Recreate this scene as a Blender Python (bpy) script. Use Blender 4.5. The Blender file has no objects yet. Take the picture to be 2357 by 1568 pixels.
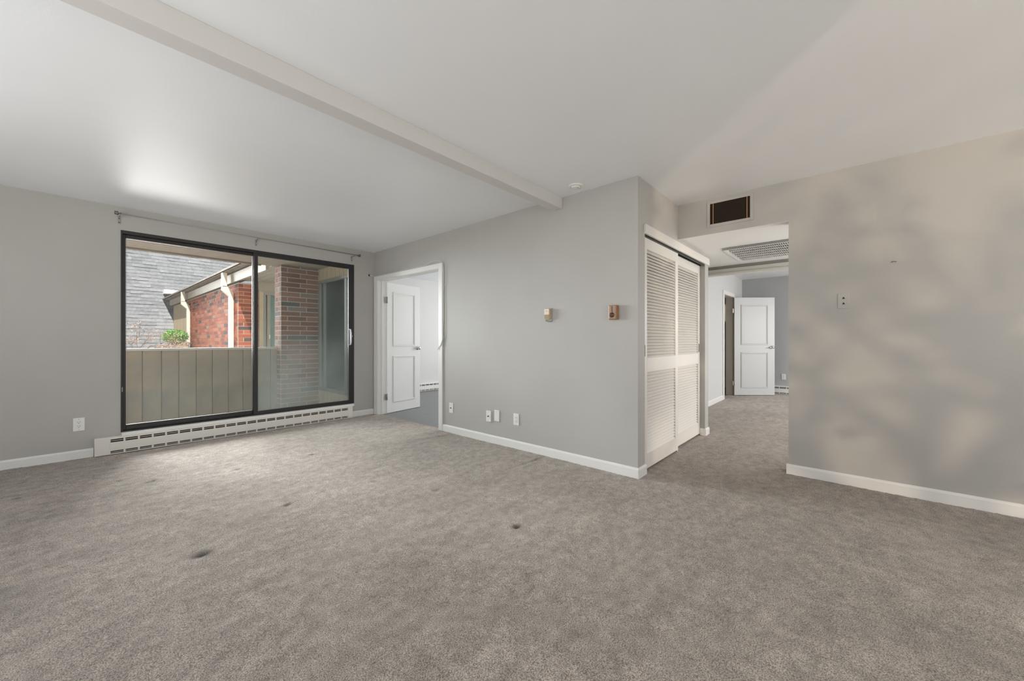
import bpy, bmesh, math, random
import numpy as np
from mathutils import Vector, Matrix, noise
random.seed(7)
sc = bpy.context.scene
COL = sc.collection
# ------------------------------------------------------------------ camera
cam_d = bpy.data.cameras.new('camera'); cam = bpy.data.objects.new('camera', cam_d); COL.objects.link(cam)
cam_d.sensor_width = 36; cam_d.lens = 890.7/2357*36; cam_d.clip_start = .05; cam_d.clip_end = 200
cam.location = (0, 0, 1.11); cam.rotation_euler = (math.pi/2, 0, math.radians(41.58-90))
sc.camera = cam
sc.view_settings.view_transform = 'Standard'; sc.view_settings.look = 'None'
sc.view_settings.gamma = 1; sc.view_settings.use_curve_mapping = False
sc.view_settings.exposure = 0.0
# ------------------------------------------------------------------ sky, sun, window daylight and added fill lamps
w = bpy.data.worlds.new('sky'); sc.world = w; w.use_nodes = True
wn = w.node_tree.nodes; wl = w.node_tree.links; wn.clear()
sky = wn.new('ShaderNodeTexSky'); sky.sky_type = 'HOSEK_WILKIE'; sky.turbidity = 3.0; sky.ground_albedo = .3
sky.sun_direction = (-.24, -.6, .77)
bg = wn.new('ShaderNodeBackground'); bg.inputs['Strength'].default_value = 1.1
wo = wn.new('ShaderNodeOutputWorld'); wl.new(sky.outputs[0], bg.inputs[0]); wl.new(bg.outputs[0], wo.inputs[0])
def sun(name, d, e, ang, col):
    l = bpy.data.lights.new(name, 'SUN'); l.energy = e; l.angle = math.radians(ang); l.color = col
    o = bpy.data.objects.new(name, l); COL.objects.link(o)
    o.rotation_euler = Vector(d).to_track_quat('-Z', 'Y').to_euler(); return o
sun('sun', (1.25, 2.5, -3.7), 6.8, .6, (1, .95, .88))
sun('added_low_fill_sun', (.40, -1, -.12), 5.2, 26, (.96, .98, 1))  # added fill sun through the balcony door, brightens the thermostat wall
sun('added_high_fill_sun', (.06, -1, -.52), 18.0, 34, (.95, .98, 1))  # second added sun lamp, brightens the carpet near the balcony door
def area(name, loc, d, sx, sy, e, col, spread=180):
    l = bpy.data.lights.new(name, 'AREA'); l.shape = 'RECTANGLE'; l.size = sx; l.size_y = sy; l.energy = e; l.color = col
    l.spread = math.radians(spread)
    o = bpy.data.objects.new(name, l); COL.objects.link(o); o.location = loc
    o.rotation_euler = Vector(d).to_track_quat('-Z', 'Y').to_euler(); return o
area('rear_window_daylight', (-.45, -3.1, 1.25), (.45, 1, .65), 1.6, 1.9, 50, (1, .975, .94))
area('added_rear_fill', (2.8, -3.1, 1.25), (0, 1, .8), 1.9, 1.9, 15, (1, .95, .89))  # added lamp to lift the window wall; no door is known here
area('added_side_fill', (-2.0, 2.1, 1.2), (1, 0.1, 0.8), 3.2, 1.7, 58, (.94, .97, 1))  # added unseen lamp on the left, fills the thermostat wall
area('bedroom_window_daylight', (8.2, -2.2, 1.5), (-.3, 1, -1.3), 2.6, 1.6, 150, (.98, .99, 1))
area('added_side_room_fill', (6.9, 4.6, 1.4), (-1, 0.1, 0), 2.4, 1.6, 95, (.98, .99, 1))  # added lamp hidden in the side room to brighten it
area('added_hall_fill', (4.9, -.86, 1.2), (0, 1, .55), 1.3, 1.4, 38, (1, .98, .95))  # added lamp brightening hall ceiling and closet; no kitchen opening is built
def spot(name, loc, tgt, e, size, r, col, blend=.3):
    l = bpy.data.lights.new(name, 'SPOT'); l.energy = e; l.spot_size = math.radians(size); l.spot_blend = blend
    l.shadow_soft_size = r; l.color = col
    o = bpy.data.objects.new(name, l); COL.objects.link(o); o.location = loc
    o.rotation_euler = (Vector(tgt)-Vector(loc)).to_track_quat('-Z', 'Y').to_euler(); return o
spot('added_dapple_spot', (-6.5, -8.8, .2), (3.7, .2, 1.45), 2250, 28, .045, (1, .785, .57))  # added spot for the warm dappled light; no facade stands there
spot('added_ceiling_spot', (1.3, 13.0, -1.3), (.75, 3.6, 2.44), 760, 56, 1.1, (1, .99, .97), 1.0)  # added spot for the bright ceiling patch; there are no cars

# ------------------------------------------------------------------ materials
MATS = {}
def nt(m):
    m.use_nodes = True; return m.node_tree.nodes, m.node_tree.links
def mat(name, col, rough=.6, spec=.5, metal=0., bump=None, var=None, coord='Object', emit=None):
    """bump=(scale,strength,dist) ; var=(scale, colour2, lo, hi[, detail])"""
    if name in MATS: return MATS[name]
    m = bpy.data.materials.new(name); MATS[name] = m; n, l = nt(m); p = n['Principled BSDF']
    p.inputs['Base Color'].default_value = (*col, 1); p.inputs['Roughness'].default_value = rough
    p.inputs['Specular IOR Level'].default_value = spec; p.inputs['Metallic'].default_value = metal
    tc = n.new('ShaderNodeTexCoord')
    if var:
        t = n.new('ShaderNodeTexNoise'); t.inputs['Scale'].default_value = var[0]; t.inputs['Detail'].default_value = var[4] if len(var) > 4 else 4
        l.new(tc.outputs[coord], t.inputs['Vector'])
        r = n.new('ShaderNodeMapRange'); r.inputs[1].default_value = var[2]; r.inputs[2].default_value = var[3]
        l.new(t.outputs[0], r.inputs[0])
        x = n.new('ShaderNodeMix'); x.data_type = 'RGBA'; x.inputs[6].default_value = (*col, 1); x.inputs[7].default_value = (*var[1], 1)
        l.new(r.outputs[0], x.inputs[0]); l.new(x.outputs[2], p.inputs['Base Color'])
    if bump:
        t = n.new('ShaderNodeTexNoise'); t.inputs['Scale'].default_value = bump[0]; t.inputs['Detail'].default_value = 3
        l.new(tc.outputs[coord], t.inputs['Vector'])
        b = n.new('ShaderNodeBump'); b.inputs['Strength'].default_value = bump[1]; b.inputs['Distance'].default_value = bump[2]
        l.new(t.outputs[0], b.inputs['Height']); l.new(b.outputs[0], p.inputs['Normal'])
    return m
WALL = mat('greige_wall_paint', (.47, .455, .43), .55, .35, bump=(90, .25, .002), var=(1.3, (.44, .425, .40), .35, .7))
CEIL = mat('white_ceiling_paint', (.88, .895, .91), .42, .5, bump=(60, .18, .003), var=(1.0, (.85, .863, .875), .35, .7))
WHITE = mat('white_gloss_trim', (.78, .77, .74), .35, .5)
DOORW = mat('white_door_paint', (.80, .80, .78), .4, .4)
LOUV = mat('ivory_louver_paint', (.74, .71, .66), .4, .45)
BLACK = mat('dark_bronze_aluminium', (.022, .02, .019), .38, .5, bump=(200, .1, .001))
SILVER = mat('dull_aluminium', (.34, .34, .36), .4, .5, .5)
CHROME = mat('satin_nickel', (.62, .61, .60), .25, .5, 1.)
HEAT = mat('ivory_enamel', (.72, .69, .63), .4, .5)
VOID = mat('dark_void', (.012, .011, .010), .9, .1)
HINGE = mat('aged_hinge_metal', (.30, .25, .20), .4, .5, .7)
PLATE = mat('white_plastic', (.80, .79, .75), .35, .5)
LINE = mat('black_slot', (.01, .01, .01), .6, .3)
TAUPE = mat('balcony_stucco', (.36, .27, .18), .9, .2, bump=(120, .6, .006), var=(3, (.21, .18, .14), .3, .7))
SIDING = mat('tan_siding_paint', (.50, .40, .27), .7, .3, bump=(40, .2, .003), var=(6, (.44, .35, .24), .3, .7))
SOFF = mat('brown_soffit_boards', (.40, .32, .24), .75, .3, bump=(30, .3, .004), var=(8, (.33, .26, .20), .3, .7))
FASC = mat('beige_fascia_paint', (.45, .39, .31), .6, .3, var=(5, (.38, .33, .27), .3, .7))
ROOFE = mat('weathered_roof_edge', (.22, .185, .16), .85, .2, var=(12, (.34, .30, .26), .4, .65))
DOWN = mat('cream_downspout', (.78, .74, .66), .45, .4)
MORTAR = mat('pale_mortar', (.52, .47, .41), .95, .1, bump=(200, .4, .003))
CONC = mat('sooty_ground', (.25, .24, .22), .9, .2)
BARK = mat('grey_brown_bark', (.20, .13, .10), .9, .2)
LEAF = mat('bright_green_leaf', (.14, .36, .07), .5, .3, var=(9, (.32, .55, .16), .4, .65))
BUDS = mat('russet_leaf_buds', (.55, .33, .25), .7, .2, var=(14, (.75, .62, .52), .4, .65))
WOOD = mat('honey_wood', (.40, .20, .09), .4, .5, var=(40, (.30, .14, .06), .4, .6))
CREAM = mat('cream_plastic', (.78, .70, .58), .4, .4)
GRILLEB = mat('dark_brown_mesh', (.035, .022, .014), .7, .3)
ORANGE = mat('painted_orange_light', (.42, .20, .09), .4, .5)
CURT = mat('pale_sheer_curtain', (.70, .80, .77), .8, .2)
CABLE = mat('grey_white_cable', (.66, .65, .60), .5, .4)
RODM = mat('brushed_grey_rod', (.36, .35, .33), .45, .5, .4)
DARKT = mat('dark_bathroom_tone', (.10, .09, .08), .6, .3)
BATHW = mat('bathroom_beige', (.42, .37, .32), .6, .3)
PEB = mat('pale_pebbles', (.7, .6, .5), .8, .2, var=(30, (.5, .3, .2), .4, .6))

_n,_l=nt(CURT); _t=_n.new('ShaderNodeBsdfTranslucent'); _t.inputs[0].default_value=(.88,.97,.94,1); _m=_n.new('ShaderNodeMixShader'); _m.inputs[0].default_value=.8
_l.new(_n['Principled BSDF'].outputs[0],_m.inputs[1]); _l.new(_t.outputs[0],_m.inputs[2]); _l.new(_m.outputs[0],_n['Material Output'].inputs[0])
def brickmat(name, island):
    m = bpy.data.materials.new(name); n, l = nt(m); p = n['Principled BSDF']; p.inputs['Roughness'].default_value = .85
    p.inputs['Specular IOR Level'].default_value = .2
    src = n.new('ShaderNodeNewGeometry').outputs['Random Per Island'] if island else n.new('ShaderNodeObjectInfo').outputs['Random']
    cr = n.new('ShaderNodeValToRGB'); cr.color_ramp.interpolation = 'CONSTANT'
    pts = [(0, (.34, .095, .05)), (.2, (.40, .125, .065)), (.36, (.28, .075, .045)), (.5, (.45, .16, .085)), (.64, (.22, .075, .05)),
           (.74, (.10, .07, .06)), (.83, (.37, .115, .06)), (.93, (.34, .20, .15)), (.97, (.085, .075, .075))]
    for i, (q, c) in enumerate(pts):
        e = cr.color_ramp.elements[i] if i < 2 else cr.color_ramp.elements.new(q); e.position = q; e.color = (*c, 1)
    l.new(src, cr.inputs[0])
    tc = n.new('ShaderNodeTexCoord'); t = n.new('ShaderNodeTexNoise'); t.inputs['Scale'].default_value = 9 if not island else 30
    l.new(tc.outputs['Object'], t.inputs['Vector'])
    x = n.new('ShaderNodeMix'); x.data_type = 'RGBA'; x.blend_type = 'MULTIPLY'; x.inputs[0].default_value = .45
    r = n.new('ShaderNodeMapRange'); r.inputs[1].default_value = .3; r.inputs[2].default_value = .7; r.inputs[3].default_value = .55; r.inputs[4].default_value = 1.2
    l.new(t.outputs[0], r.inputs[0]); l.new(cr.outputs[0], x.inputs[6]); l.new(r.outputs[0], x.inputs[7]); l.new(x.outputs[2], p.inputs['Base Color'])
    return m
BRICK = brickmat('red_brick', False); BRICK_SHADED = brickmat('shade_tinted_brick', False)
for _e in [n for n in BRICK_SHADED.node_tree.nodes if n.type == 'VALTORGB'][0].color_ramp.elements:
    c = _e.color; g = .075; _e.color = (c[0]*.55+g*.45, c[1]*.62+g*.38, c[2]*.7+g*.3, 1)  # wall bricks again, with shade and glass veil put into their colour
BRICK = BRICK; BRICKJ = brickmat('red_brick_mass', True)

def shinglemat(name, island):
    m = bpy.data.materials.new(name); n, l = nt(m); p = n['Principled BSDF']; p.inputs['Roughness'].default_value = .9
    p.inputs['Specular IOR Level'].default_value = .15
    src = n.new('ShaderNodeNewGeometry').outputs['Random Per Island'] if island else n.new('ShaderNodeObjectInfo').outputs['Random']
    cr = n.new('ShaderNodeValToRGB'); cr.color_ramp.interpolation = 'LINEAR'
    cr.color_ramp.elements[0].color = (.24, .252, .272, 1); cr.color_ramp.elements[1].color = (.32, .333, .355, 1)
    l.new(src, cr.inputs[0])
    tc = n.new('ShaderNodeNewGeometry'); t = n.new('ShaderNodeTexNoise'); t.inputs['Scale'].default_value = 14; t.inputs['Detail'].default_value = 5
    l.new(tc.outputs['Position'], t.inputs['Vector'])
    x = n.new('ShaderNodeMix'); x.data_type = 'RGBA'; x.blend_type = 'MULTIPLY'; x.inputs[0].default_value = .8
    r = n.new('ShaderNodeMapRange'); r.inputs[1].default_value = .3; r.inputs[2].default_value = .7; r.inputs[3].default_value = .8; r.inputs[4].default_value = 1.15
    l.new(t.outputs[0], r.inputs[0]); l.new(cr.outputs[0], x.inputs[6]); l.new(r.outputs[0], x.inputs[7]); l.new(x.outputs[2], p.inputs['Base Color'])
    return m
SHING = shinglemat('grey_asphalt_shingle', False); SHINGJ = shinglemat('grey_asphalt_shingle_mass', True)

def glassmat(name, tint, dust_reflection, dust_reflection_col, rough=.10):
    m = bpy.data.materials.new(name); n, l = nt(m); n.remove(n['Principled BSDF']); out = n['Material Output']
    tr = n.new('ShaderNodeBsdfTransparent'); tr.inputs[0].default_value = (*tint, 1)
    gl = n.new('ShaderNodeBsdfGlossy'); gl.inputs['Roughness'].default_value = rough
    fr = n.new('ShaderNodeFresnel'); fr.inputs[0].default_value = 1.2
    a = n.new('ShaderNodeMixShader'); l.new(fr.outputs[0], a.inputs[0]); l.new(tr.outputs[0], a.inputs[1]); l.new(gl.outputs[0], a.inputs[2])
    df = n.new('ShaderNodeBsdfDiffuse'); df.inputs[0].default_value = (*dust_reflection_col, 1)
    tc = n.new('ShaderNodeTexCoord')
    t = n.new('ShaderNodeTexNoise'); t.inputs['Scale'].default_value = 2.2; t.inputs['Detail'].default_value = 6; l.new(tc.outputs['Object'], t.inputs['Vector'])
    sp = n.new('ShaderNodeSeparateXYZ'); l.new(tc.outputs['Object'], sp.inputs[0])
    g = n.new('ShaderNodeMapRange'); g.inputs[1].default_value = .1; g.inputs[2].default_value = -1.0; g.inputs[3].default_value = dust_reflection*.35; g.inputs[4].default_value = dust_reflection*1.6  # veil thickens downward: dust plus a painted reflection of the room
    l.new(sp.outputs[2], g.inputs[0])
    mu = n.new('ShaderNodeMath'); mu.operation = 'MULTIPLY'; l.new(g.outputs[0], mu.inputs[0])
    r = n.new('ShaderNodeMapRange'); r.inputs[1].default_value = .3; r.inputs[2].default_value = .75; r.inputs[3].default_value = .6; r.inputs[4].default_value = 1.4
    l.new(t.outputs[0], r.inputs[0]); l.new(r.outputs[0], mu.inputs[1])
    # small water spots
    v = n.new('ShaderNodeTexVoronoi'); v.inputs['Scale'].default_value = 14; l.new(tc.outputs['Object'], v.inputs['Vector'])
    c = n.new('ShaderNodeMath'); c.operation = 'LESS_THAN'; c.inputs[1].default_value = .045; l.new(v.outputs['Distance'], c.inputs[0])
    c2 = n.new('ShaderNodeMath'); c2.operation = 'MULTIPLY_ADD'; c2.inputs[1].default_value = .25 if dust_reflection > .03 else 0; l.new(c.outputs[0], c2.inputs[0]); l.new(mu.outputs[0], c2.inputs[2])
    b = n.new('ShaderNodeMixShader'); l.new(c2.outputs[0], b.inputs[0]); l.new(a.outputs[0], b.inputs[1]); l.new(df.outputs[0], b.inputs[2])
    l.new(b.outputs[0], out.inputs[0]); return m
GLASS = glassmat('dusty_door_glass', (.98, .985, .98), .07, (.62, .66, .63))
GLASS2 = glassmat('dust_reflection_glass', (.96, .98, .97), .17, (.54, .59, .56))  # diffuse veil paints in the interior's reflection along with the dust
GLASSF = glassmat('far_window_glass', (.93, .985, .975), .02, (.5, .6, .6))

def carpetmat():
    m = bpy.data.materials.new('taupe_cut_pile_carpet'); n, l = nt(m); p = n['Principled BSDF']
    p.inputs['Roughness'].default_value = 1.; p.inputs['Specular IOR Level'].default_value = .05
    p.inputs['Sheen Weight'].default_value = .25; p.inputs['Sheen Roughness'].default_value = .6; p.inputs['Sheen Tint'].default_value = (.9, .87, .82, 1)
    tc = n.new('ShaderNodeTexCoord')
    def nz(s, d, lo, hi, a, b, vec=None):
        t = n.new('ShaderNodeTexNoise'); t.inputs['Scale'].default_value = s; t.inputs['Detail'].default_value = d
        l.new(vec or tc.outputs['Object'], t.inputs['Vector'])
        r = n.new('ShaderNodeMapRange'); r.inputs[1].default_value = lo; r.inputs[2].default_value = hi; r.inputs[3].default_value = a; r.inputs[4].default_value = b
        l.new(t.outputs[0], r.inputs[0]); return r.outputs[0], t.outputs[0]
    fine, fraw = nz(240, 4, .34, .66, 0, 1)
    x = n.new('ShaderNodeMix'); x.data_type = 'RGBA'; x.inputs[6].default_value = (.145, .118, .096, 1); x.inputs[7].default_value = (.62, .55, .485, 1)
    l.new(fine, x.inputs[0])
    mp = n.new('ShaderNodeMapping'); mp.inputs['Scale'].default_value = (1, 2.2, 1); mp.inputs['Rotation'].default_value = (0, 0, .9); l.new(tc.outputs['Object'], mp.inputs[0])
    big, _ = nz(1.1, 3, .35, .68, .86, 1.08); mid, _ = nz(4.0, 5, .3, .7, .86, 1.12, mp.outputs[0]); sm, _ = nz(17, 5, .3, .7, .80, 1.18)
    a = n.new('ShaderNodeMath'); a.operation = 'MULTIPLY'; l.new(big, a.inputs[0]); l.new(mid, a.inputs[1])
    b = n.new('ShaderNodeMath'); b.operation = 'MULTIPLY'; l.new(a.outputs[0], b.inputs[0]); l.new(sm, b.inputs[1])
    at = n.new('ShaderNodeAttribute'); at.attribute_name = 'crush'
    k = n.new('ShaderNodeMath'); k.operation = 'MULTIPLY_ADD'; k.inputs[1].default_value = -.92; k.inputs[2].default_value = 1.; l.new(at.outputs['Fac'], k.inputs[0])
    c = n.new('ShaderNodeMath'); c.operation = 'MULTIPLY'; l.new(b.outputs[0], c.inputs[0]); l.new(k.outputs[0], c.inputs[1])
    y = n.new('ShaderNodeVectorMath'); y.operation = 'SCALE'; l.new(x.outputs[2], y.inputs[0]); l.new(c.outputs[0], y.inputs['Scale'])
    l.new(y.outputs[0], p.inputs['Base Color'])
    bp = n.new('ShaderNodeBump'); bp.inputs['Strength'].default_value = .9; bp.inputs['Distance'].default_value = .006; l.new(fraw, bp.inputs['Height'])
    bp2 = n.new('ShaderNodeBump'); bp2.inputs['Strength'].default_value = .5; bp2.inputs['Distance'].default_value = .02
    s2, s2r = nz(16, 3, 0, 1, 0, 1); l.new(s2r, bp2.inputs['Height']); l.new(bp.outputs[0], bp2.inputs['Normal']); l.new(bp2.outputs[0], p.inputs['Normal'])
    return m
CARPET = carpetmat()
def plankmat():
    m = bpy.data.materials.new('grey_vinyl_plank'); n, l = nt(m); p = n['Principled BSDF']; p.inputs['Roughness'].default_value = .32
    tc = n.new('ShaderNodeTexCoord'); br = n.new('ShaderNodeTexNoise'); mp = n.new('ShaderNodeMapping'); mp.inputs['Scale'].default_value = (3, 45, 1)
    l.new(tc.outputs['Object'], mp.inputs[0]); l.new(mp.outputs[0], br.inputs['Vector']); br.inputs['Scale'].default_value = 1; br.inputs['Detail'].default_value = 5
    x = n.new('ShaderNodeMix'); x.data_type = 'RGBA'; x.inputs[6].default_value = (.085, .088, .095, 1); x.inputs[7].default_value = (.19, .19, .195, 1)
    l.new(br.outputs[0], x.inputs[0]); l.new(x.outputs[2], p.inputs['Base Color']); return m
PLANK = plankmat()

# ------------------------------------------------------------------ mesh helpers (world coordinates in, object origins at their own centre)
WL = {}
def box(bm, x0, x1, y0, y1, z0, z1, bev=0.):
    vs = [bm.verts.new((x, y, z)) for x in (x0, x1) for y in (y0, y1) for z in (z0, z1)]
    fs = [(0, 1, 3, 2), (4, 6, 7, 5), (0, 4, 5, 1), (2, 3, 7, 6), (0, 2, 6, 4), (1, 5, 7, 3)]
    fl = [bm.faces.new([vs[i] for i in f]) for f in fs]
    if bev > 0:
        ed = list({e for f in fl for e in f.edges}); bmesh.ops.bevel(bm, geom=ed, offset=bev, segments=2, affect='EDGES', profile=.5)
def newbox(*a, bev=0.):
    bm = bmesh.new(); box(bm, *a, bev=bev); return bm
def tube(bm, pts, r, seg=8, cap=True):
    pts = [Vector(p) for p in pts]; rings = []
    for i, p in enumerate(pts):
        d = (pts[min(i+1, len(pts)-1)]-pts[max(i-1, 0)]).normalized()
        u = d.orthogonal().normalized() if i == 0 else (u-d*u.dot(d)).normalized()
        v = d.cross(u); rr = r[i] if isinstance(r, (list, tuple)) else r
        rings.append([bm.verts.new(p+(u*math.cos(2*math.pi*k/seg)+v*math.sin(2*math.pi*k/seg))*rr) for k in range(seg)])
    for a, b in zip(rings, rings[1:]):
        for k in range(seg): f = bm.faces.new((a[k], a[(k+1) % seg], b[(k+1) % seg], b[k])); f.smooth = True
    if cap:
        bm.faces.new(rings[0][::-1]); bm.faces.new(rings[-1])
def lathe(bm, c, axis, prof, seg=20):
    """prof = [(distance along axis, radius)]"""
    ax = Vector(axis).normalized(); u = ax.orthogonal().normalized(); v = ax.cross(u); rings = []
    for h, r in prof:
        rings.append([bm.verts.new(Vector(c)+ax*h+(u*math.cos(2*math.pi*k/seg)+v*math.sin(2*math.pi*k/seg))*r) for k in range(seg)])
    for a, b in zip(rings, rings[1:]):
        for k in range(seg): f = bm.faces.new((a[k], a[(k+1) % seg], b[(k+1) % seg], b[k])); f.smooth = True
    bm.faces.new(rings[0][::-1]); bm.faces.new(rings[-1])
def prism(bm, poly, axis, a, b):
    """poly in the two other axes, extruded along axis from a to b"""
    def P(q, t): return {'X': (t, q[0], q[1]), 'Y': (q[0], t, q[1]), 'Z': (q[0], q[1], t)}[axis]
    A = [bm.verts.new(P(q, a)) for q in poly]; B = [bm.verts.new(P(q, b)) for q in poly]; n = len(poly)
    bm.faces.new(A[::-1]); bm.faces.new(B)
    for i in range(n): bm.faces.new((A[i], A[(i+1) % n], B[(i+1) % n], B[i]))
def wloc(o): return WL.get(o.name, Vector((0, 0, 0)))
def empty(name, loc, label=None, cat=None, group=None, kind=None):
    o = bpy.data.objects.new(name, None); COL.objects.link(o); o.location = loc; WL[o.name] = Vector(loc); o.empty_display_size = .05
    return tag(o, label, cat, group, kind)
def tag(o, label=None, cat=None, group=None, kind=None):
    if label: o['label'] = label
    if cat: o['category'] = cat
    if group: o['group'] = group
    if kind: o['kind'] = kind
    return o
def obj(name, bm, m, parent=None, label=None, cat=None, group=None, kind=None, rot=None):
    """rot=(pivot, angle about Z) applied to the geometry"""
    if rot: bmesh.ops.rotate(bm, verts=bm.verts, cent=Vector(rot[0]), matrix=Matrix.Rotation(rot[1], 3, 'Z'))
    bmesh.ops.recalc_face_normals(bm, faces=bm.faces)
    me = bpy.data.meshes.new(name)
    lo = Vector([min(v.co[i] for v in bm.verts) for i in range(3)]); hi = Vector([max(v.co[i] for v in bm.verts) for i in range(3)])
    c = (lo+hi)/2; bmesh.ops.translate(bm, verts=bm.verts, vec=-c)
    bm.to_mesh(me); bm.free(); me.materials.append(m)
    o = bpy.data.objects.new(name, me); COL.objects.link(o); WL[o.name] = c
    if parent: o.parent = parent; o.location = c-wloc(parent)
    else: o.location = c
    return tag(o, label, cat, group, kind)
def inst(name, me, parent, c, scale=(1, 1, 1), rot=(0, 0, 0)):
    o = bpy.data.objects.new(name, me); COL.objects.link(o); o.parent = parent
    o.location = Vector(c)-wloc(parent); o.scale = scale; o.rotation_euler = rot; WL[o.name] = Vector(c); return o
def S(name, bm, m, label=None, cat=None, parent=None):
    return obj(name, bm, m, parent, label, cat, kind=None if parent else 'structure')
def unit(name, m, bev=.06):
    bm = newbox(-.5, .5, -.5, .5, -.5, .5); me = bpy.data.meshes.new(name); bmesh.ops.recalc_face_normals(bm, faces=bm.faces)
    bm.to_mesh(me); bm.free(); me.materials.append(m); return me

Yw, Xm, Xr, Yc, H = 5.456, 3.003, 3.941, 1.309, 2.44
# ------------------------------------------------------------------ carpet floor (one continuous surface with crushed dents)
dents = [(1.748, 1.511, .022, .9), (.95, 2.871, .018, .9), (.435, 2.54, .034, 1.), (1.774, 2.331, .026, .45), (1.559, 2.842, .014, .6),
         (.93, 4.002, .020, .6), (.391, 4.144, .022, .8), (.41, 4.17, .018, .7), (.229, 4.354, .016, .6), (1.528, 3.964, .018, .7),
         (.222, 4.818, .014, .7), (-.276, 4.405, .016, .8), (-.28, 4.858, .016, .4)]
lines = [((2.93, 2.215), (2.45, 2.245), .016, .45), ((2.93, 3.58), (2.5, 3.66), .016, .45)]
xs = np.concatenate([np.arange(-2.1, -.9, .2), np.arange(-.9, 4.06, .017), np.arange(4.1, 9.95, .25)])
ys = np.concatenate([np.arange(-3.3, -.7, .2), np.arange(-.7, 5.5, .017)])
GX, GY = np.meshgrid(xs, ys, indexing='ij'); Z = np.zeros_like(GX); CR = np.zeros_like(GX)
rng = np.random.default_rng(3)
Z += rng.normal(0, .0011, Z.shape)
for (fx, fy, ph, am) in [(1.7, .6, 0, .0016), (.9, 2.3, 1, .0016), (4.1, 2.6, 2, .001), (-3.1, 4.4, .5, .001), (7.5, 5.5, 1.3, .0006)]:
    Z += am*np.sin(fx*GX+fy*GY+ph)
for (x, y, r, s) in dents:
    r *= .82
    d2 = ((GX-x)/1.35)**2+(GY-y)**2; g = np.exp(-d2/(2*r*r*.55)); Z -= .014*s*g; CR = np.maximum(CR, s*np.clip(g*1.35, 0, 1))
    Z += .003*s*np.exp(-(np.sqrt(d2)-2.2*r)**2/(2*(r*.7)**2))
for (a, b, r, s) in lines:
    a = np.array(a); b = np.array(b); ab = b-a; L = np.dot(ab, ab)
    t = np.clip(((GX-a[0])*ab[0]+(GY-a[1])*ab[1])/L, 0, 1); d = np.hypot(GX-a[0]-t*ab[0], GY-a[1]-t*ab[1]); g = np.exp(-d*d/(2*(r*.6)**2))*(1-t*.7)
    Z -= .012*g; CR = np.maximum(CR, s*g)
# carpet stops where the side room's planks begin
nx, ny = GX.shape
co = np.stack([GX, GY, Z], -1).reshape(-1, 3)
ii, jj = np.meshgrid(np.arange(nx-1), np.arange(ny-1), indexing='ij')
cx, cy = (xs[:-1]+xs[1:])/2, (ys[:-1]+ys[1:])/2
keep = ~((cx[:, None] > 3.05) & (cy[None, :] > 1.95)); ii, jj = ii[keep], jj[keep]
a = ii*ny+jj; quads = np.stack([a, a+ny, a+ny+1, a+1], -1)
used, inv = np.unique(quads, return_inverse=True); quads = inv.reshape(quads.shape); co = co[used]; crv = CR.reshape(-1)[used]
me = bpy.data.meshes.new('floor'); me.from_pydata(co.tolist(), [], quads.tolist()); me.materials.append(CARPET)
at = me.attributes.new('crush', 'FLOAT', 'POINT'); at.data.foreach_set('value', crv.astype(np.float32))
me.polygons.foreach_set('use_smooth', np.ones(len(me.polygons), bool)); me.update()
floor = bpy.data.objects.new('floor', me); COL.objects.link(floor)
tag(floor, 'taupe cut-pile carpet with small crushed furniture dents', 'floor', kind='structure')
S('floor_side_room', newbox(3.05, 7.1, 1.96, 7.2, -.12, .0), PLANK, 'dark grey vinyl plank floor seen through the white door opening', 'floor')
S('subfloor', newbox(-2.2, 10, -3.4, 5.56, -.3, -.035), CONC, 'slab below the carpet', 'floor')

# ------------------------------------------------------------------ walls, ceilings
def wallbox(name, boxes, m=WALL, label=None, parent=None):
    bm = bmesh.new()
    for b in boxes: box(bm, *b)
    return S(name, bm, m, label, 'wall', parent)
wallbox('wall_window', [(-2.2, .295, Yw, 5.6, 0, H), (2.687, 3.003, Yw, 5.6, 0, H), (.295, 2.687, Yw, 5.6, 2.208, H), (.295, 2.687, Yw, 5.6, 0, .20)],
        label='greige wall around the dark framed sliding balcony door')
wallbox('wall_thermostat', [(Xm, 3.123, 1.309, 3.86, 0, H), (Xm, 3.123, 5.345, 5.64, 0, H), (Xm, 3.123, 5.64, 7.2, 0, .25), (Xm, 3.123, 5.64, 7.2, 2.15, H), (Xm, 3.123, 6.85, 7.2, 0.25, 2.15), (Xm, 3.123, 3.86, 5.345, 2.035, H)],
        label='greige wall with the two thermostats and the white door opening')
wallbox('wall_closet', [(3.123, 3.14, Yc, 1.43, 0, 2.03), (3.123, 4.99, Yc, 1.43, 2.03, H), (4.86, 4.99, Yc, 1.86, 0, 2.03), (3.123, 5.0, 1.93, 1.95, 0, 2.03), (4.99, 5.0, 1.86, 1.95, 0, H)],
        label='greige wall above and beside the louvered closet doors')
wallbox('wall_right', [(Xr, 4.06, -3.2, .416, 0, H), (Xr, 4.06, .416, Yc, 2.106, H)],
        label='warm-lit greige wall right of the hall opening with dappled light')
wallbox('wall_left', [(-2.2, -2.1, -3.2, 5.6, 0, .3), (-2.2, -2.1, -3.2, 5.6, 2.3, H), (-2.2, -2.1, -3.2, -.5, .3, 2.3), (-2.2, -2.1, 3.7, 5.6, .3, 2.3)], label='left wall, outside the picture')
wallbox('wall_rear', [(-2.2, 4.06, -3.35, -3.2, 0, .06), (-2.2, 4.06, -3.35, -3.2, 2.28, H), (-2.2, -1.2, -3.35, -3.2, .06, 2.28), (.85, 1.78, -3.35, -3.2, .06, 2.28), (3.85, 4.06, -3.35, -3.2, .06, 2.28)], label='rear wall behind the camera')  # openings in this unseen wall are shaped to mask the dapple spot
wallbox('wall_hall', [(4.06, 5.9, -1.0, -.9, 0, H), (5.0, 5.9, 1.86, 1.96, 0, H)], label='hall side walls')
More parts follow.
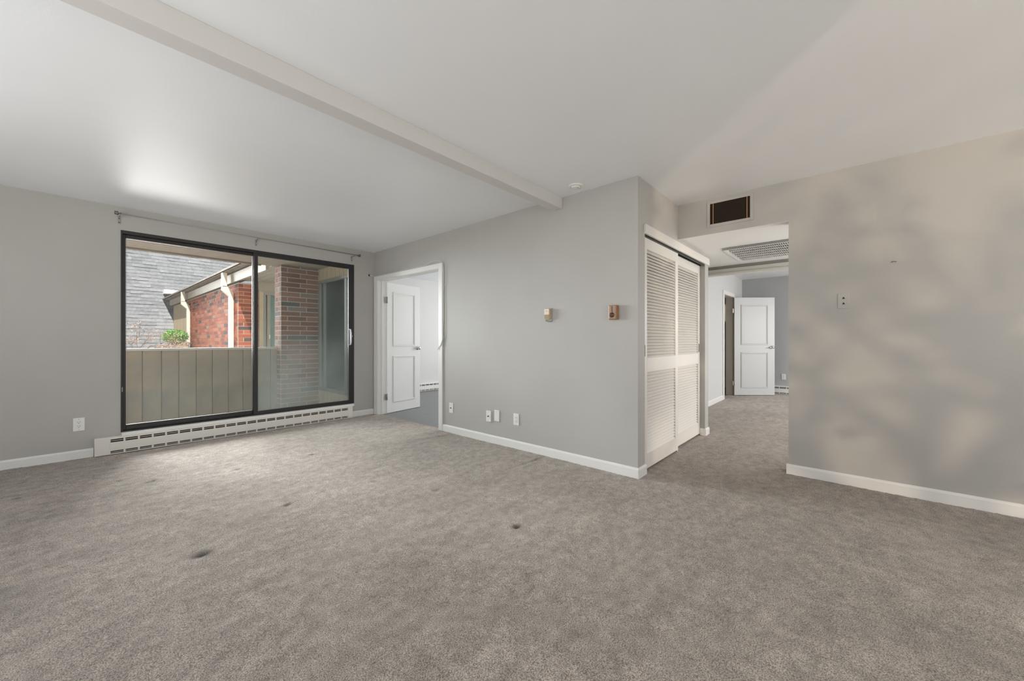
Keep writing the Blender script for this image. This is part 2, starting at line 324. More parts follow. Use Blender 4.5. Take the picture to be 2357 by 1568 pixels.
wallbox('wall_bedroom_left', [(5.9, 8.13, 1.86, 1.98, 0, H), (8.90, 9.8, 1.86, 1.98, 0, H), (8.13, 8.90, 1.86, 1.98, 2.0, H)],
        mat('pale_bedroom_paint', (.60, .60, .59), .55, .3), label='pale far room wall with the bathroom doorway')
wallbox('wall_bedroom_back', [(9.7, 9.85, -2.4, 1.98, 0, H)], mat('cool_grey_bedroom_paint', (.44, .445, .45), .55, .3), label='grey back wall of the far room')
wallbox('wall_bedroom_right', [(5.8, 9.85, -2.5, -2.38, 0, .5), (5.8, 9.85, -2.5, -2.38, 2.2, H), (5.8, 6.5, -2.5, -2.38, .5, 2.2), (9.3, 9.85, -2.5, -2.38, .5, 2.2), (5.8, 5.9, -2.4, -.9, 0, H)], label='far room window wall, out of view')
pw = mat('white_side_room_paint', (.66, .66, .645), .55, .3)
wallbox('wall_side_room', [(2.80, 7.1, 7.1, 7.25, 0, H), (3.123, 7.1, 1.97, 2.05, 0, H), (7.0, 7.12, 2.0, 7.2, 0, .5), (7.0, 7.12, 2.0, 7.2, 2.3, H), (7.0, 7.12, 2.0, 3.3, .5, 2.3), (7.0, 7.12, 5.9, 7.2, .5, 2.3)], pw, label='pale wall of the side room behind the open door')
bm = bmesh.new(); box(bm, -2.2, 9.85, -3.35, 5.6, H, 2.6); box(bm, 2.80, 7.12, 5.6, 7.25, H, 2.6)
S('ceiling', bm, CEIL, 'smooth white ceiling with soft window glare', 'ceiling')
S('ceiling_hall', newbox(4.06, 5.75, -.9, 1.86, 2.107, 2.16), mat('hall_ceiling_paint', (.82, .81, .79), .45, .4), 'dropped white hall ceiling holding the return air grille', 'ceiling')
S('ceiling_header', newbox(Xr+.001, 4.06, .417, Yc-.002, 2.1042, 2.106), MATS['hall_ceiling_paint'], 'underside of the hall opening', 'ceiling')
# ceiling beam
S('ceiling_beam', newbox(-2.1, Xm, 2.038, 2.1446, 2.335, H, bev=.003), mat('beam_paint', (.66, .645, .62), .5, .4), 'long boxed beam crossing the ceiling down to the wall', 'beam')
# header between hall and far room
t = empty('trim_1', (5.8, .5, 2.0), 'beige header board at the end of the hall ceiling', 'trim', kind='structure')
obj('upper_band', newbox(5.79, 5.88, -.9, 1.86, 2.07, 2.44), mat('painted_shade_beige', (.42, .41, .37), .5), t); obj('face_board', newbox(5.77, 5.88, -.9, 1.86, 2.018, 2.07), mat('beige_header', (.62, .60, .54), .5, .3), t)  # upper band's darker beige paints in the shadow under the ceiling
obj('lower_lip', newbox(5.76, 5.88, -.9, 1.86, 1.995, 2.018, bev=.002), MATS['beige_header'], t)

# baseboards
def baseboard(name, axis, a, b, face, sgn, label, h=.083, th=.014):
    """axis: run direction; face: wall face coordinate; sgn: direction away from the wall"""
    poly = [(face, -.004), (face+sgn*th, -.004), (face+sgn*th, h-.016), (face+sgn*th*.75, h-.006), (face+sgn*th*.3, h), (face, h)]
    bm = bmesh.new(); prism(bm, poly, axis, a, b)
    return S(name, bm, WHITE, label, 'baseboard')
baseboard('baseboard_left', 'X', -2.1, .112, Yw, -1, 'white baseboard left of the long heater')
baseboard('baseboard_window', 'X', 2.637, 2.985, Yw, -1, 'short white baseboard between heater and door casing')
baseboard('baseboard_thermostat', 'Y', 1.30, 3.795, Xm, -1, 'white baseboard under the thermostat wall')
baseboard('baseboard_closet', 'X', 2.995, 3.15, Yc, -1, 'short white baseboard return at the closet corner')
baseboard('baseboard_right', 'Y', -3.2, .430, Xr, -1, 'white baseboard along the warm-lit right wall')
baseboard('baseboard_stub', 'X', 4.852, 4.995, Yc, -1, 'tiny white baseboard at the far closet jamb')
baseboard('baseboard_jamb', 'Y', 1.30, 1.36, 4.86, -1, 'shaded baseboard inside the closet jamb')
baseboard('baseboard_bedroom', 'X', 5.9, 8.03, 1.86, -1, 'white baseboard in the far room')

# ------------------------------------------------------------------ window_1 : sliding balcony door
wdw = empty('window_1', (1.49, 5.48, .2), 'two-pane sliding glass balcony door in dark bronze frame', 'sliding door', kind='structure')
def frame(bm, x0, x1, z0, z1, y0, y1, l, r, b, t_, bev=.003):
    box(bm, x0, x0+l, y0, y1, z0, z1, bev); box(bm, x1-r, x1, y0, y1, z0, z1, bev)
    box(bm, x0+l, x1-r, y0, y1, z0, z0+b, bev); box(bm, x0+l, x1-r, y0, y1, z1-t_, z1, bev)
bm = bmesh.new(); frame(bm, .295, 2.687, .198, 2.209, 5.452, 5.56, .014, .03, .012, .034); obj('outer_frame', bm, BLACK, wdw)
bm = bmesh.new(); frame(bm, .309, 1.452, .210, 2.175, 5.485, 5.52, .024, .024, .052, .036); fs = obj('fixed_sash', bm, BLACK, wdw)
bm = bmesh.new(); box(bm, .336, .339, 5.483, 5.487, .266, 2.137); box(bm, 1.424, 1.428, 5.483, 5.487, .266, 2.137); obj('glazing_bead', bm, SILVER, fs, label='thin silver glazing bead')
obj('glass_pane', newbox(.33, 1.43, 5.500, 5.503, .258, 2.142), GLASS, fs)
bm = bmesh.new(); frame(bm, 1.432, 2.657, .208, 2.178, 5.455, 5.482, .044, .052, .042, .036); ss = obj('sliding_sash', bm, BLACK, wdw)
bm = bmesh.new(); box(bm, 2.6, 2.604, 5.452, 5.456, .256, 2.139); obj('glazing_bead', bm, SILVER, ss, label='thin silver glazing bead')
obj('glass_pane', newbox(1.474, 2.606, 5.467, 5.470, .248, 2.144), GLASS2, ss)
hd = bmesh.new(); tube(hd, [(2.616, 5.455, 1.046), (2.616, 5.415, 1.055), (2.616, 5.410, 1.16), (2.616, 5.415, 1.265), (2.616, 5.455, 1.274)], [.008, .011, .011, .011, .008], 8)
obj('handle', hd, mat('pearl_handle_metal', (.75, .75, .76), .3, .5, .2), ss, label='pale pull handle')
obj('latch_plate', newbox(2.628, 2.646, 5.444, 5.456, 1.075, 1.238, bev=.002), CHROME, ss)
obj('lock_lever', newbox(2.634, 2.652, 5.43, 5.446, 1.16, 1.185, bev=.002), SILVER, ss)
obj('frame_clip', newbox(.303, .309, 5.443, 5.453, .60, .645), SILVER, wdw, label='small pale clip on the left jamb')
S('trim_2', newbox(.30, 2.665, 5.405, 5.457, .166, .197, bev=.004), WHITE, 'white sill board under the balcony door', 'trim')

# ------------------------------------------------------------------ baseboard heaters
def heater(name, axis, a, b, face, sgn, n, label, h=.172, depth=.068, endcap=.10, m=HEAT, inset=0.0, gp=None):
    mid = (a+b)/2; loc = (mid, face, 0) if axis == 'X' else (face, mid, 0)
    root = empty(name, loc, label, 'heater', gp)
    f0, f1 = face, face+sgn*depth
    def bb(u0, u1, v0, v1, z0, z1, bev=0.):
        v0, v1 = min(v0, v1), max(v0, v1)
        return newbox(u0, u1, v0, v1, z0, z1, bev=bev) if axis == 'X' else newbox(v0, v1, u0, u1, z0, z1, bev=bev)
    def ab(bm, u0, u1, v0, v1, z0, z1, bev=0.):
        v0, v1 = min(v0, v1), max(v0, v1)
        box(bm, *((u0, u1, v0, v1, z0, z1) if axis == 'X' else (v0, v1, u0, u1, z0, z1)), bev=bev)
    obj('back_panel', bb(a, b, f0, f0+sgn*.006, .0, h-.003), mat('heater_inside', (.045, .038, .032), .7), root, label='dark inside of the heater')
    bm = bmesh.new(); ab(bm, a, b, f0, f1-sgn*.004, h-.012, h, .003); ab(bm, a, b, f1-sgn*.012, f1-sgn*.002, h-.022, h-.010, .002); obj('top_cover', bm, m, root)
    obj('front_panel', bb(a+endcap, b-.06, f1-sgn*.006, f1, .038, h-.050, .0015), m, root)
    bm = bmesh.new(); ab(bm, a, a+endcap, f0, f1, .012, h-.004, .002); o = obj('end_cap', bm, m, root)
    bm = bmesh.new(); ab(bm, b-.06, b, f0, f1, .012, h-.004, .002); o = obj('end_cap', bm, m, root)
    bm = bmesh.new(); s0, s1 = a+endcap, b-.06; st = (s1-s0)/n
    ab(bm, s0, s1, f1-sgn*.006, f1-sgn*.001, h-.037, h-.033); ab(bm, s0, s1, f1-sgn*.006, f1-sgn*.001, .024, .028)
    for i in range(n+1):
        u = s0+i*st; ab(bm, u-.007, u+.007, f1-sgn*.006, f1-sgn*.0005, h-.053, h-.02); ab(bm, u-.007, u+.007, f1-sgn*.006, f1-sgn*.0005, .012, .040)
    obj('louver_bars', bm, m, root)
    obj('bottom_rail', bb(a, b, f1-sgn*.010, f1-sgn*.001, .006, .015), m, root)
    return root
heater('baseboard_heater', 'X', .116, 2.633, Yw, -1, 23, 'long ivory baseboard heater under the sliding balcony door')
heater('baseboard_heater', 'X', 3.3, 6.6, 7.10, -1, 30, 'white baseboard heater in the side room behind the open door', m=WHITE)
heater('baseboard_heater', 'Y', -1.0, 1.6, 9.70, -1, 20, 'white baseboard heater on the far room back wall', m=WHITE)

# ------------------------------------------------------------------ curtain rod
rod = empty('curtain_rod', (1.49, 5.38, 2.35), 'thin grey curtain rod on three brackets above the balcony door', 'curtain rod')
bm = bmesh.new(); tube(bm, [(.30, 5.376, 2.352), (2.70, 5.376, 2.340)], .006, 10); obj('rod', bm, RODM, rod)
for x, z in ((.262, 2.353), (2.728, 2.339)):
    bm = bmesh.new(); s = -1 if x < 1 else 1
    lathe(bm, (x-s*.035, 5.376, z), (s, 0, 0), [(0, .006), (.006, .012), (.010, .007), (.020, .007), (.024, .019), (.034, .019), (.038, .012), (.044, .021), (.050, .010)], 14)
    obj('finial', bm, mat('dark_smoked_finial', (.16, .155, .15), .2, .6, .5), rod)
for x, z in ((.285, 2.352), (1.455, 2.346), (2.648, 2.340)):
    bm = bmesh.new(); box(bm, x-.009, x+.009, 5.449, 5.456, z-.085, z-.01, .002); box(bm, x-.004, x+.004, 5.376, 5.452, z-.022, z-.012, .001); tube(bm, [(x, 5.376, z-.018), (x, 5.376, z-.004)], .010, 8)
    br = obj('bracket', bm, RODM, rod)
    for dz in (-.035, -.072):
        bm = bmesh.new(); lathe(bm, (x, 5.4495, z+dz), (0, -1, 0), [(0, .005), (.003, .004)], 8); obj('screw', bm, LINE, br)

# ------------------------------------------------------------------ door opening 1 in the thermostat wall
dr = empty('door_1', (Xm, 4.6, 0), 'white cased opening beside the balcony door', 'door frame', kind='structure')
bm = bmesh.new(); box(bm, 2.985, Xm, 3.798, 3.870, 0, 2.068, .003); obj('casing', bm, WHITE, dr)
bm = bmesh.new(); box(bm, 2.985, Xm, 5.335, 5.438, 0, 2.068, .003); obj('casing', bm, WHITE, dr)
bm = bmesh.new(); box(bm, 2.985, Xm, 3.870, 5.335, 2.008, 2.068, .003); obj('casing', bm, WHITE, dr)
bm = bmesh.new(); box(bm, 2.994, 3.133, 3.860, 3.876, 0, 2.02); box(bm, 2.994, 3.133, 5.325, 5.345, 0, 2.02); box(bm, 2.994, 3.133, 3.876, 5.325, 2.005, 2.03); box(bm, 3.05, 3.075, 5.312, 5.325, 0, 2.005); obj('jamb', bm, WHITE, dr)

def panel_door(name, hinge, free, z0, z1, th, label, knob_z, rails, handle='knob', m=DOORW, hinge_zs=(.25, 1.72)):
    """slab in the plane from hinge to free (xy); mouldings on both faces"""
    hx, hy = hinge; ang = math.atan2(free[1]-hy, free[0]-hx); L = math.hypot(free[0]-hx, free[1]-hy)
    root = empty(name, (hx, hy, z0), label, 'door'); R = ((hx, hy, 0), ang)
    obj('slab', newbox(hx, hx+L, hy, hy+th, z0, z1, bev=.002), m, root, rot=R)
    for (p0, p1) in rails:
        bm = bmesh.new()
        for (ya, yb) in ((hy-.010, hy+.001), (hy+th-.001, hy+th+.010)):
            frame(bm, hx+L*.165, hx+L*.84, p0, p1, ya, yb, .020, .020, .020, .020, .004)
            frame(bm, hx+L*.165+.022, hx+L*.84-.022, p0+.022, p1-.022, ya+.003, yb-.003, .010, .010, .010, .010, .0015)
        obj('panel_moulding', bm, m, root, rot=R)
    for sgn, y in ((-1, hy), (1, hy+th)):
        bm = bmesh.new(); kx = hx+L-.062
        lathe(bm, (kx, y, knob_z), (0, sgn, 0), [(0, .030), (.008, .028), (.010, .012), (.028, .011), (.034, .024), (.048, .027), (.060, .020), (.064, .006)], 18)
        if handle == 'lever': tube(bm, [(kx, y+sgn*.05, knob_z), (kx-.07, y+sgn*.052, knob_z-.004), (kx-.085, y+sgn*.05, knob_z-.006)], [.010, .007, .005], 8)
        obj('door_handle', bm, CHROME, root, rot=R)
    for hz in hinge_zs:
        bm = bmesh.new(); box(bm, hx-.036, hx-.002, hy-.004, hy+.0, z0+hz-.045, z0+hz+.045); tube(bm, [(hx-.004, hy-.004, z0+hz-.048), (hx-.004, hy-.004, z0+hz+.048)], .007, 8)
        for q in (-.028, 0, .028): box(bm, hx-.026, hx-.020, hy-.006, hy-.003, z0+hz+q-.003, z0+hz+q+.003)
        obj('hinge', bm, HINGE, root, rot=R)
    return root
panel_door('side_room_door', (3.135, 5.315), (3.816, 5.440), .004, 1.992, .036, 'white two-panel door ajar into the grey-floored side room', .985,
           [(.155, .872), (1.02, 1.86)])

# ------------------------------------------------------------------ loose cable round the casing
cb = empty('tv_cable', (2.985, 4.6, 2.0), 'loose whitish coax cable run around the white door casing', 'cable')
pts = [(2.923, 5.452, 2.088), (2.95, 5.43, 2.080), (2.972, 5.405, 2.070), (2.985, 5.36, 2.073), (2.986, 4.9, 2.073), (2.988, 4.5, 2.074), (2.986, 4.18, 2.073), (2.978, 4.08, 2.082), (2.975, 3.99, 2.102),
       (2.976, 3.90, 2.100), (2.978, 3.82, 2.085), (2.980, 3.778, 2.04), (2.984, 3.768, 1.90), (2.986, 3.776, 1.70), (2.985, 3.772, 1.45), (2.984, 3.779, 1.25), (2.984, 3.784, 1.145), (2.980, 3.815, 1.06), (2.978, 3.85, 1.03), (2.976, 3.875, .995)]
def smooth(p, k=4):
    out = []
    P = [Vector(q) for q in p]; P = [P[0]]+P+[P[-1]]
    for i in range(1, len(P)-2):
        for j in range(k):
            t_ = j/k; a_, b_, c_, d_ = P[i-1:i+3]
            out.append(.5*((2*b_)+(c_-a_)*t_+(2*a_-5*b_+4*c_-d_)*t_*t_+(3*b_-a_-3*c_+d_)*t_**3))
    return out+[P[-1]]
bm = bmesh.new(); tube(bm, smooth(pts), .0042, 6); obj('cord', bm, CABLE, cb)
bm = bmesh.new(); tube(bm, smooth([(2.988, 3.768, 1.15), (2.985, 3.79, 1.09), (2.98, 3.80, 1.05), (2.978, 3.77, 1.06)]), .003, 6); obj('cord_tail', bm, CABLE, cb)
for z in (1.78, 1.15):
    bm = bmesh.new(); tube(bm, [(2.975, 3.785, z), (2.973, 3.77, z+.002), (3.0, 3.752, z)], .0035, 6); obj('staple', bm, CABLE, cb)
bm = bmesh.new(); lathe(bm, (2.923, 5.4555, 2.088), (0, -1, 0), [(0, .016), (.002, .015), (.003, .010)], 16); obj('wall_hole', bm, LINE, cb, label='dark hole the cable comes from')

# ------------------------------------------------------------------ wall plates
def plate(name, c, n, label, kind, wdt=.072, ht=.118, m=PLATE, off=.006, tilt=0., gp=None):
    """n: outward normal '-X' or '-Y'"""
    cx_, cy_, cz_ = c; root = empty(name, c, label, 'wall plate' if kind != 'duplex' else 'outlet', gp)
    def P(u, v, d0, d1, w_, h_, bev=0., nm='', mm=m, par=root, lab=None):
        if n == '-X': b = newbox(cx_-d1, cx_-d0, cy_+u-w_/2, cy_+u+w_/2, cz_+v-h_/2, cz_+v+h_/2, bev=bev)
        else: b = newbox(cx_+u-w_/2, cx_+u+w_/2, cy_-d1, cy_-d0, cz_+v-h_/2, cz_+v+h_/2, bev=bev)
        return obj(nm, b, mm, par, lab)
    P(0, 0, 0, off, wdt, ht, .0025, 'cover')
    ax = (-1, 0, 0) if n == '-X' else (0, -1, 0)
    def at_(u, v, d): return (cx_-d, cy_+u, cz_+v) if n == '-X' else (cx_+u, cy_-d, cz_+v)
    if kind in ('coax', 'duplex', 'blank'):
        for v in ((-.042, .042) if kind != 'duplex' else (-.049, .049)):
            bm = bmesh.new(); lathe(bm, at_(0, v, off), ax, [(0, .004), (.0012, .003)], 8); obj('screw', bm, mat('painted_screw', (.5, .5, .48), .4), root)
    if kind == 'coax':
        bm = bmesh.new(); lathe(bm, at_(0, 0, off), ax, [(0, .008), (.003, .0075), (.0032, .005), (.014, .0048)], 12); obj('coax_jack', bm, mat('dark_brass', (.12, .10, .07), .35, .5, .8), root)
    if kind == 'duplex':
        P(0, 0, off, off+.0025, .034, .066, .001, 'socket_face')
        for v in (-.018, .018):
            for u in (-.007, .007): P(u, v+.004, off+.0022, off+.0030, .0026, .009, 0, 'slot', LINE)
            bm = bmesh.new(); lathe(bm, at_(0, v-.008, off+.0022), ax, [(0, .0028), (.0008, .0028)], 8); obj('slot', bm, LINE, root)
    if kind == 'tri':
        for v in (-.020, .022):
            A = [at_(-.009, v-.006, off), at_(.009, v-.006, off), at_(0, v+.010, off)]; B = [at_(-.009, v-.006, off+.001), at_(.009, v-.006, off+.001), at_(0, v+.010, off+.001)]
            bm = bmesh.new(); a1 = [bm.verts.new(q) for q in A]; b1 = [bm.verts.new(q) for q in B]; bm.faces.new(a1); bm.faces.new(b1[::-1])
            for i in range(3): bm.faces.new((a1[i], a1[(i+1) % 3], b1[(i+1) % 3], b1[i]))
            obj('hole', bm, LINE, root, label='black triangular hole')
    return root
plate('wall_outlet', (.019, Yw, .322), '-Y', 'white duplex outlet on the left wall near the heater end', 'duplex', .074, .122)
plate('coax_plate', (Xm, 3.641, .298), '-X', 'white coax plate nearest the white door casing', 'coax')
plate('coax_plate', (Xm, 2.998, .283), '-X', 'thick white coax plate directly left of the blank plate', 'coax', off=.013)
plate('blank_plate', (Xm, 2.877, .303), '-X', 'plain white blank plate without holes', 'blank', off=.009)
plate('wall_outlet', (Xm, 2.602, .300), '-X', 'white duplex outlet right of the blank plate', 'duplex', off=.009)
plate('phone_plate', (Xr, .068, 1.416), '-X', 'painted-over wall plate with two black triangular holes', 'tri', .070, .118, WALL)
plate('wall_outlet', (9.70, 1.108, .36), '-X', 'tiny white outlet above the far room heater', 'duplex', off=.006)
# small marks on the walls
bm = bmesh.new(); tube(bm, [(Xr-.001, -.196, 1.681), (Xr-.012, -.206, 1.684), (Xr-.004, -.222, 1.680)], .0028, 6); obj('wall_hook', bm, HINGE, None, 'tiny bent picture hook high on the right wall', 'hook')

# ------------------------------------------------------------------ thermostats
t = empty('thermostat', (Xm, 2.18, 1.36), 'small cream thermostat with honey-brown lower half, nearer the door', 'thermostat')
obj('wall_base', newbox(Xm-.008, Xm, 2.150, 2.222, 1.295, 1.418, bev=.002), mat('clear_grey_base', (.38, .40, .39), .3), t)
obj('body', newbox(Xm-.040, Xm-.008, 2.158, 2.216, 1.312, 1.412, bev=.004), mat('tan_plastic', (.62, .42, .24), .4), t)
obj('cover', newbox(Xm-.046, Xm-.038, 2.159, 2.215, 1.355, 1.410, bev=.002), CREAM, t)
obj('scale_window', newbox(Xm-.044, Xm-.038, 2.161, 2.213, 1.318, 1.352, bev=.001), mat('bronze_scale', (.35, .27, .17), .35), t)
obj('lever', newbox(Xm-.049, Xm-.045, 2.18, 2.19, 1.385, 1.390), HINGE, t)
bm = bmesh.new(); tube(bm, [(Xm-.012, 2.22, 1.305), (Xm-.022, 2.21, 1.292), (Xm-.022, 2.16, 1.288), (Xm-.012, 2.15, 1.295)], .004, 6); obj('clip', bm, SILVER, t)
t = empty('thermostat', (Xm, 1.5, 1.34), 'boxy wood-toned thermostat with round dark dial, nearer the closet', 'thermostat')
obj('body', newbox(Xm-.042, Xm, 1.474, 1.548, 1.285, 1.405, bev=.005), WOOD, t)
obj('face', newbox(Xm-.046, Xm-.040, 1.479, 1.543, 1.290, 1.400, bev=.002), mat('brown_copper_face', (.36, .24, .17), .35, .5, .3), t)
bm = bmesh.new(); lathe(bm, (Xm-.046, 1.513, 1.322), (-1, 0, 0), [(0, .021), (.004, .021), (.005, .017), (.010, .016), (.011, .010), (.014, .009)], 20); obj('dial', bm, mat('dark_bronze_dial', (.12, .07, .04), .3, .5, .5), t)
obj('indicator_slot', newbox(Xm-.0475, Xm-.0455, 1.511, 1.515, 1.345, 1.395), LINE, t)

# ------------------------------------------------------------------ ceiling smoke detector cover
t = empty('ceiling_fixture', (2.85, 1.795, H), 'round white cover on the ceiling beside the beam end', 'ceiling cover')
bm = bmesh.new(); lathe(bm, (2.85, 1.795, H), (0, 0, -1), [(0, .062), (.006, .061), (.010, .055), (.012, .050)], 28); obj('rim', bm, PLATE, t)
bm = bmesh.new(); lathe(bm, (2.85, 1.795, H-.012), (0, 0, -1), [(0, .040), (.008, .036), (.010, .020)], 24); obj('dome', bm, PLATE, t)
obj('latch', newbox(2.835, 2.885, 1.77, 1.778, H-.024, H-.018, bev=.001), mat('grey_latch', (.5, .5, .5), .4), t)

# ------------------------------------------------------------------ closet doors
S('trim_3', newbox(3.118, 4.972, 1.288, Yc+.002, 1.995, 2.072, bev=.003), LOUV, 'ivory header board over the louvered closet doors', 'trim')
bm = bmesh.new(); box(bm, 3.13, 4.86, 1.318, 1.324, 1.978, 2.03); box(bm, 3.13, 4.86, 1.356, 1.361, 1.978, 2.03); box(bm, 3.13, 4.86, 1.318, 1.43, 2.018, 2.03)
S('trim_4', bm, mat('dark_track_metal', (.06, .06, .055), .4, .5, .6), 'dark sliding track behind the closet header', 'track')
sl_me = None
def louver_door(x0, x1, y0, label, pullx):
    global sl_me
    root = empty('closet_door', ((x0+x1)/2, y0, .02), label, 'closet door'); y1 = y0+.032
    bm = bmesh.new(); st = .075
    box(bm, x0, x0+st, y0, y1, .022, 1.985, .002); box(bm, x1-st, x1, y0, y1, .022, 1.985, .002); obj('stiles', bm, LOUV, root)
    for za, zb in ((.022, .150), (.840, .962), (1.886, 1.985)): obj('rail', newbox(x0+st, x1-st, y0, y1, za, zb, bev=.002), LOUV, root)
    pitch = .0272
    if sl_me is None:
        bm = bmesh.new(); box(bm, -.5, .5, -.0185, .0185, -.0032, .0032)
        bmesh.ops.recalc_face_normals(bm, faces=bm.faces); sl_me = bpy.data.meshes.new('slat'); bm.to_mesh(sl_me); bm.free(); sl_me.materials.append(LOUV)
    for za, zb in ((.150, .840), (.962, 1.886)):
        n = int(round((zb-za)/pitch)); p = (zb-za)/n
        for i in range(n):
            inst('slat', sl_me, root, ((x0+x1)/2, (y0+y1)/2+.001, za+(i+.5)*p), ((x1-x0-2*st+.006), 1, 1), (math.radians(52), 0, 0))
    bm = bmesh.new(); frame(bm, pullx-.012, pullx+.012, .975, 1.072, y0-.0015, y0+.001, .003, .003, .003, .003, 0)
    pl = obj('finger_pull', bm, mat('aged_brass', (.20, .15, .09), .4, .5, .8), root)
    obj('pull_recess', newbox(pullx-.009, pullx+.009, y0-.0008, y0+.001, .978, 1.069), LINE, pl)
    return root
louver_door(3.142, 3.985, 1.322, 'front ivory louvered sliding closet door, nearer the room corner', 3.166)
louver_door(3.93, 4.855, 1.362, 'rear ivory louvered sliding closet door, nearer the hall', 4.815)
bm = bmesh.new(); box(bm, 3.978, 3.99, 1.325, 1.35, -.002, .02, .001); obj('door_guide', bm, WHITE, None, 'tiny white floor guide between the two closet doors', 'door guide')

# ------------------------------------------------------------------ return air vent over the hall opening
t = empty('air_vent', (Xr, .855, 2.29), 'dark brown mesh air register above the hall opening', 'vent')
bm = bmesh.new()
def frameYZ(bm, x0, x1, y0, y1, z0, z1, b, bev=.002):
    box(bm, x0, x1, y0, y0+b, z0, z1, bev); box(bm, x0, x1, y1-b, y1, z0, z1, bev); box(bm, x0, x1, y0+b, y1-b, z0, z0+b, bev); box(bm, x0, x1, y0+b, y1-b, z1-b, z1, bev)
frameYZ(bm, Xr-.007, Xr, .667, 1.043, 2.168, 2.410, .026); obj('frame', bm, WALL, t, label='frame painted in wall colour')
obj('backing', newbox(Xr-.002, Xr-.0005, .69, 1.02, 2.19, 2.39), VOID, t)
for y in (.716, .990): obj('orange_lit_bar', newbox(Xr-.0065, Xr-.002, y-.003, y+.003, 2.192, 2.386), ORANGE, t)  # orange light on these two bars is put into their colour
bm = bmesh.new()
for i in range(30):
    z = 2.196+i*.0065; box(bm, Xr-.005, Xr-.002, .694, 1.016, z-.0012, z+.0012)
for i in range(48):
    y = .697+i*.0067; box(bm, Xr-.0045, Xr-.002, y-.0008, y+.0008, 2.194, 2.386)
obj('mesh_screen', bm, GRILLEB, t, kind='stuff')

# ------------------------------------------------------------------ hall ceiling grille
t = empty('ceiling_grille', (5.1, .2, 2.1), 'white slanted-blade return grille hanging under the hall ceiling', 'grille')
gx0, gx1, gy0, gy1, gz = 4.64, 5.44, -.35, 1.075, 2.100
bm = bmesh.new(); box(bm, gx0, gx0+.012, gy0, gy1+.002, gz-.0175, gz+.006, .001); obj('front_edge', bm, mat('grey_grille_edge', (.30, .30, .28), .5), t)
bm = bmesh.new(); box(bm, gx0+.0125, gx0+.035, gy0, gy1, gz-.018, gz-.014); box(bm, gx1-.03, gx1-.001, gy0, gy1, gz-.018, gz+.006, .002); box(bm, gx0+.0125, gx1, gy1-.035, gy1, gz-.0182, gz+.006, .002); box(bm, gx0+.0125, gx1, gy0, gy0+.03, gz-.0182, gz+.006, .002); obj('frame', bm, WHITE, t)
obj('backing', newbox(gx0+.03, gx1-.03, gy0+.03, gy1-.035, gz+.002, gz+.005), mat('grey_duct', (.07, .07, .065), .7), t)
for i in range(5):
    x = gx0+.035+(i+.9)*.127; obj('long_bar', newbox(x-.004, x+.004, gy0+.03, gy1-.035, gz-.018, gz-.004), WHITE, t)
bl = bpy.data.meshes.new('blade'); b_ = bmesh.new(); box(b_, -.5, .5, -.0012, .0012, -.007, .007); bmesh.ops.rotate(b_, verts=b_.verts, cent=(0, 0, 0), matrix=Matrix.Rotation(-.62, 3, 'X')); bmesh.ops.recalc_face_normals(b_, faces=b_.faces); b_.to_mesh(bl); b_.free(); bl.materials.append(PLATE)
for i in range(72):
    y = gy1-.045-i*.0185
    if y > gy0+.04: inst('blade', bl, t, ((gx0+gx1)/2, y, gz-.010), (gx1-gx0-.06, 1, 1))

# ------------------------------------------------------------------ far room: bathroom doorway and open door
d2 = empty('door_2', (8.5, 1.86, 0), 'white cased bathroom doorway in the far room', 'door frame', kind='structure')
bm = bmesh.new(); box(bm, 8.04, 8.13, 1.845, 1.86, 0, 2.06, .003); obj('casing', bm, WHITE, d2)
bm = bmesh.new(); box(bm, 8.88, 8.95, 1.845, 1.86, 0, 2.06, .003); obj('casing', bm, WHITE, d2)
bm = bmesh.new(); box(bm, 8.13, 8.88, 1.845, 1.86, 1.99, 2.06, .003); obj('casing', bm, WHITE, d2)
bm = bmesh.new(); box(bm, 8.12, 8.14, 1.86, 1.99, 0, 2.0); box(bm, 8.865, 8.885, 1.86, 1.99, 0, 2.0); box(bm, 8.13, 8.88, 1.86, 1.99, 1.985, 2.0); obj('jamb', bm, mat('warm_white_jamb', (.70, .64, .56), .45), d2)
bm = bmesh.new(); box(bm, 8.12, 10.2, 3.4, 3.5, 0, H); box(bm, 10.2, 10.3, 1.98, 3.4, 0, H); box(bm, 8.0, 8.12, 1.98, 3.4, 0, H); box(bm, 8.0, 10.3, 1.98, 3.5, H, H+.1); S('wall_bathroom', bm, BATHW, 'dim beige bathroom walls beyond the doorway', 'wall')
S('floor_bathroom', newbox(8.0, 10.2, 1.95, 3.5, -.1, .0), DARKT, 'dark bathroom floor', 'floor')
t = empty('bathroom_vanity', (9.2, 2.8, 0), 'dark-topped vanity glimpsed in the bathroom doorway', 'vanity')
obj('cabinet', newbox(8.7, 10.15, 2.75, 3.35, 0, .78), BATHW, t); obj('counter_top', newbox(8.65, 10.18, 2.70, 3.38, .82, .86), DARKT, t); obj('backsplash', newbox(8.65, 10.18, 3.36, 3.39, .86, .98), DARKT, t)
panel_door('bathroom_door', (8.80, 1.822), (9.335, 1.214), .01, 1.975, .036, 'white two-panel door standing open in the far room', .975, [(.155, .872), (1.02, 1.83)], 'lever', mat('satin_door_paint', (.54, .54, .53), .4), hinge_zs=(.24, 1.70))

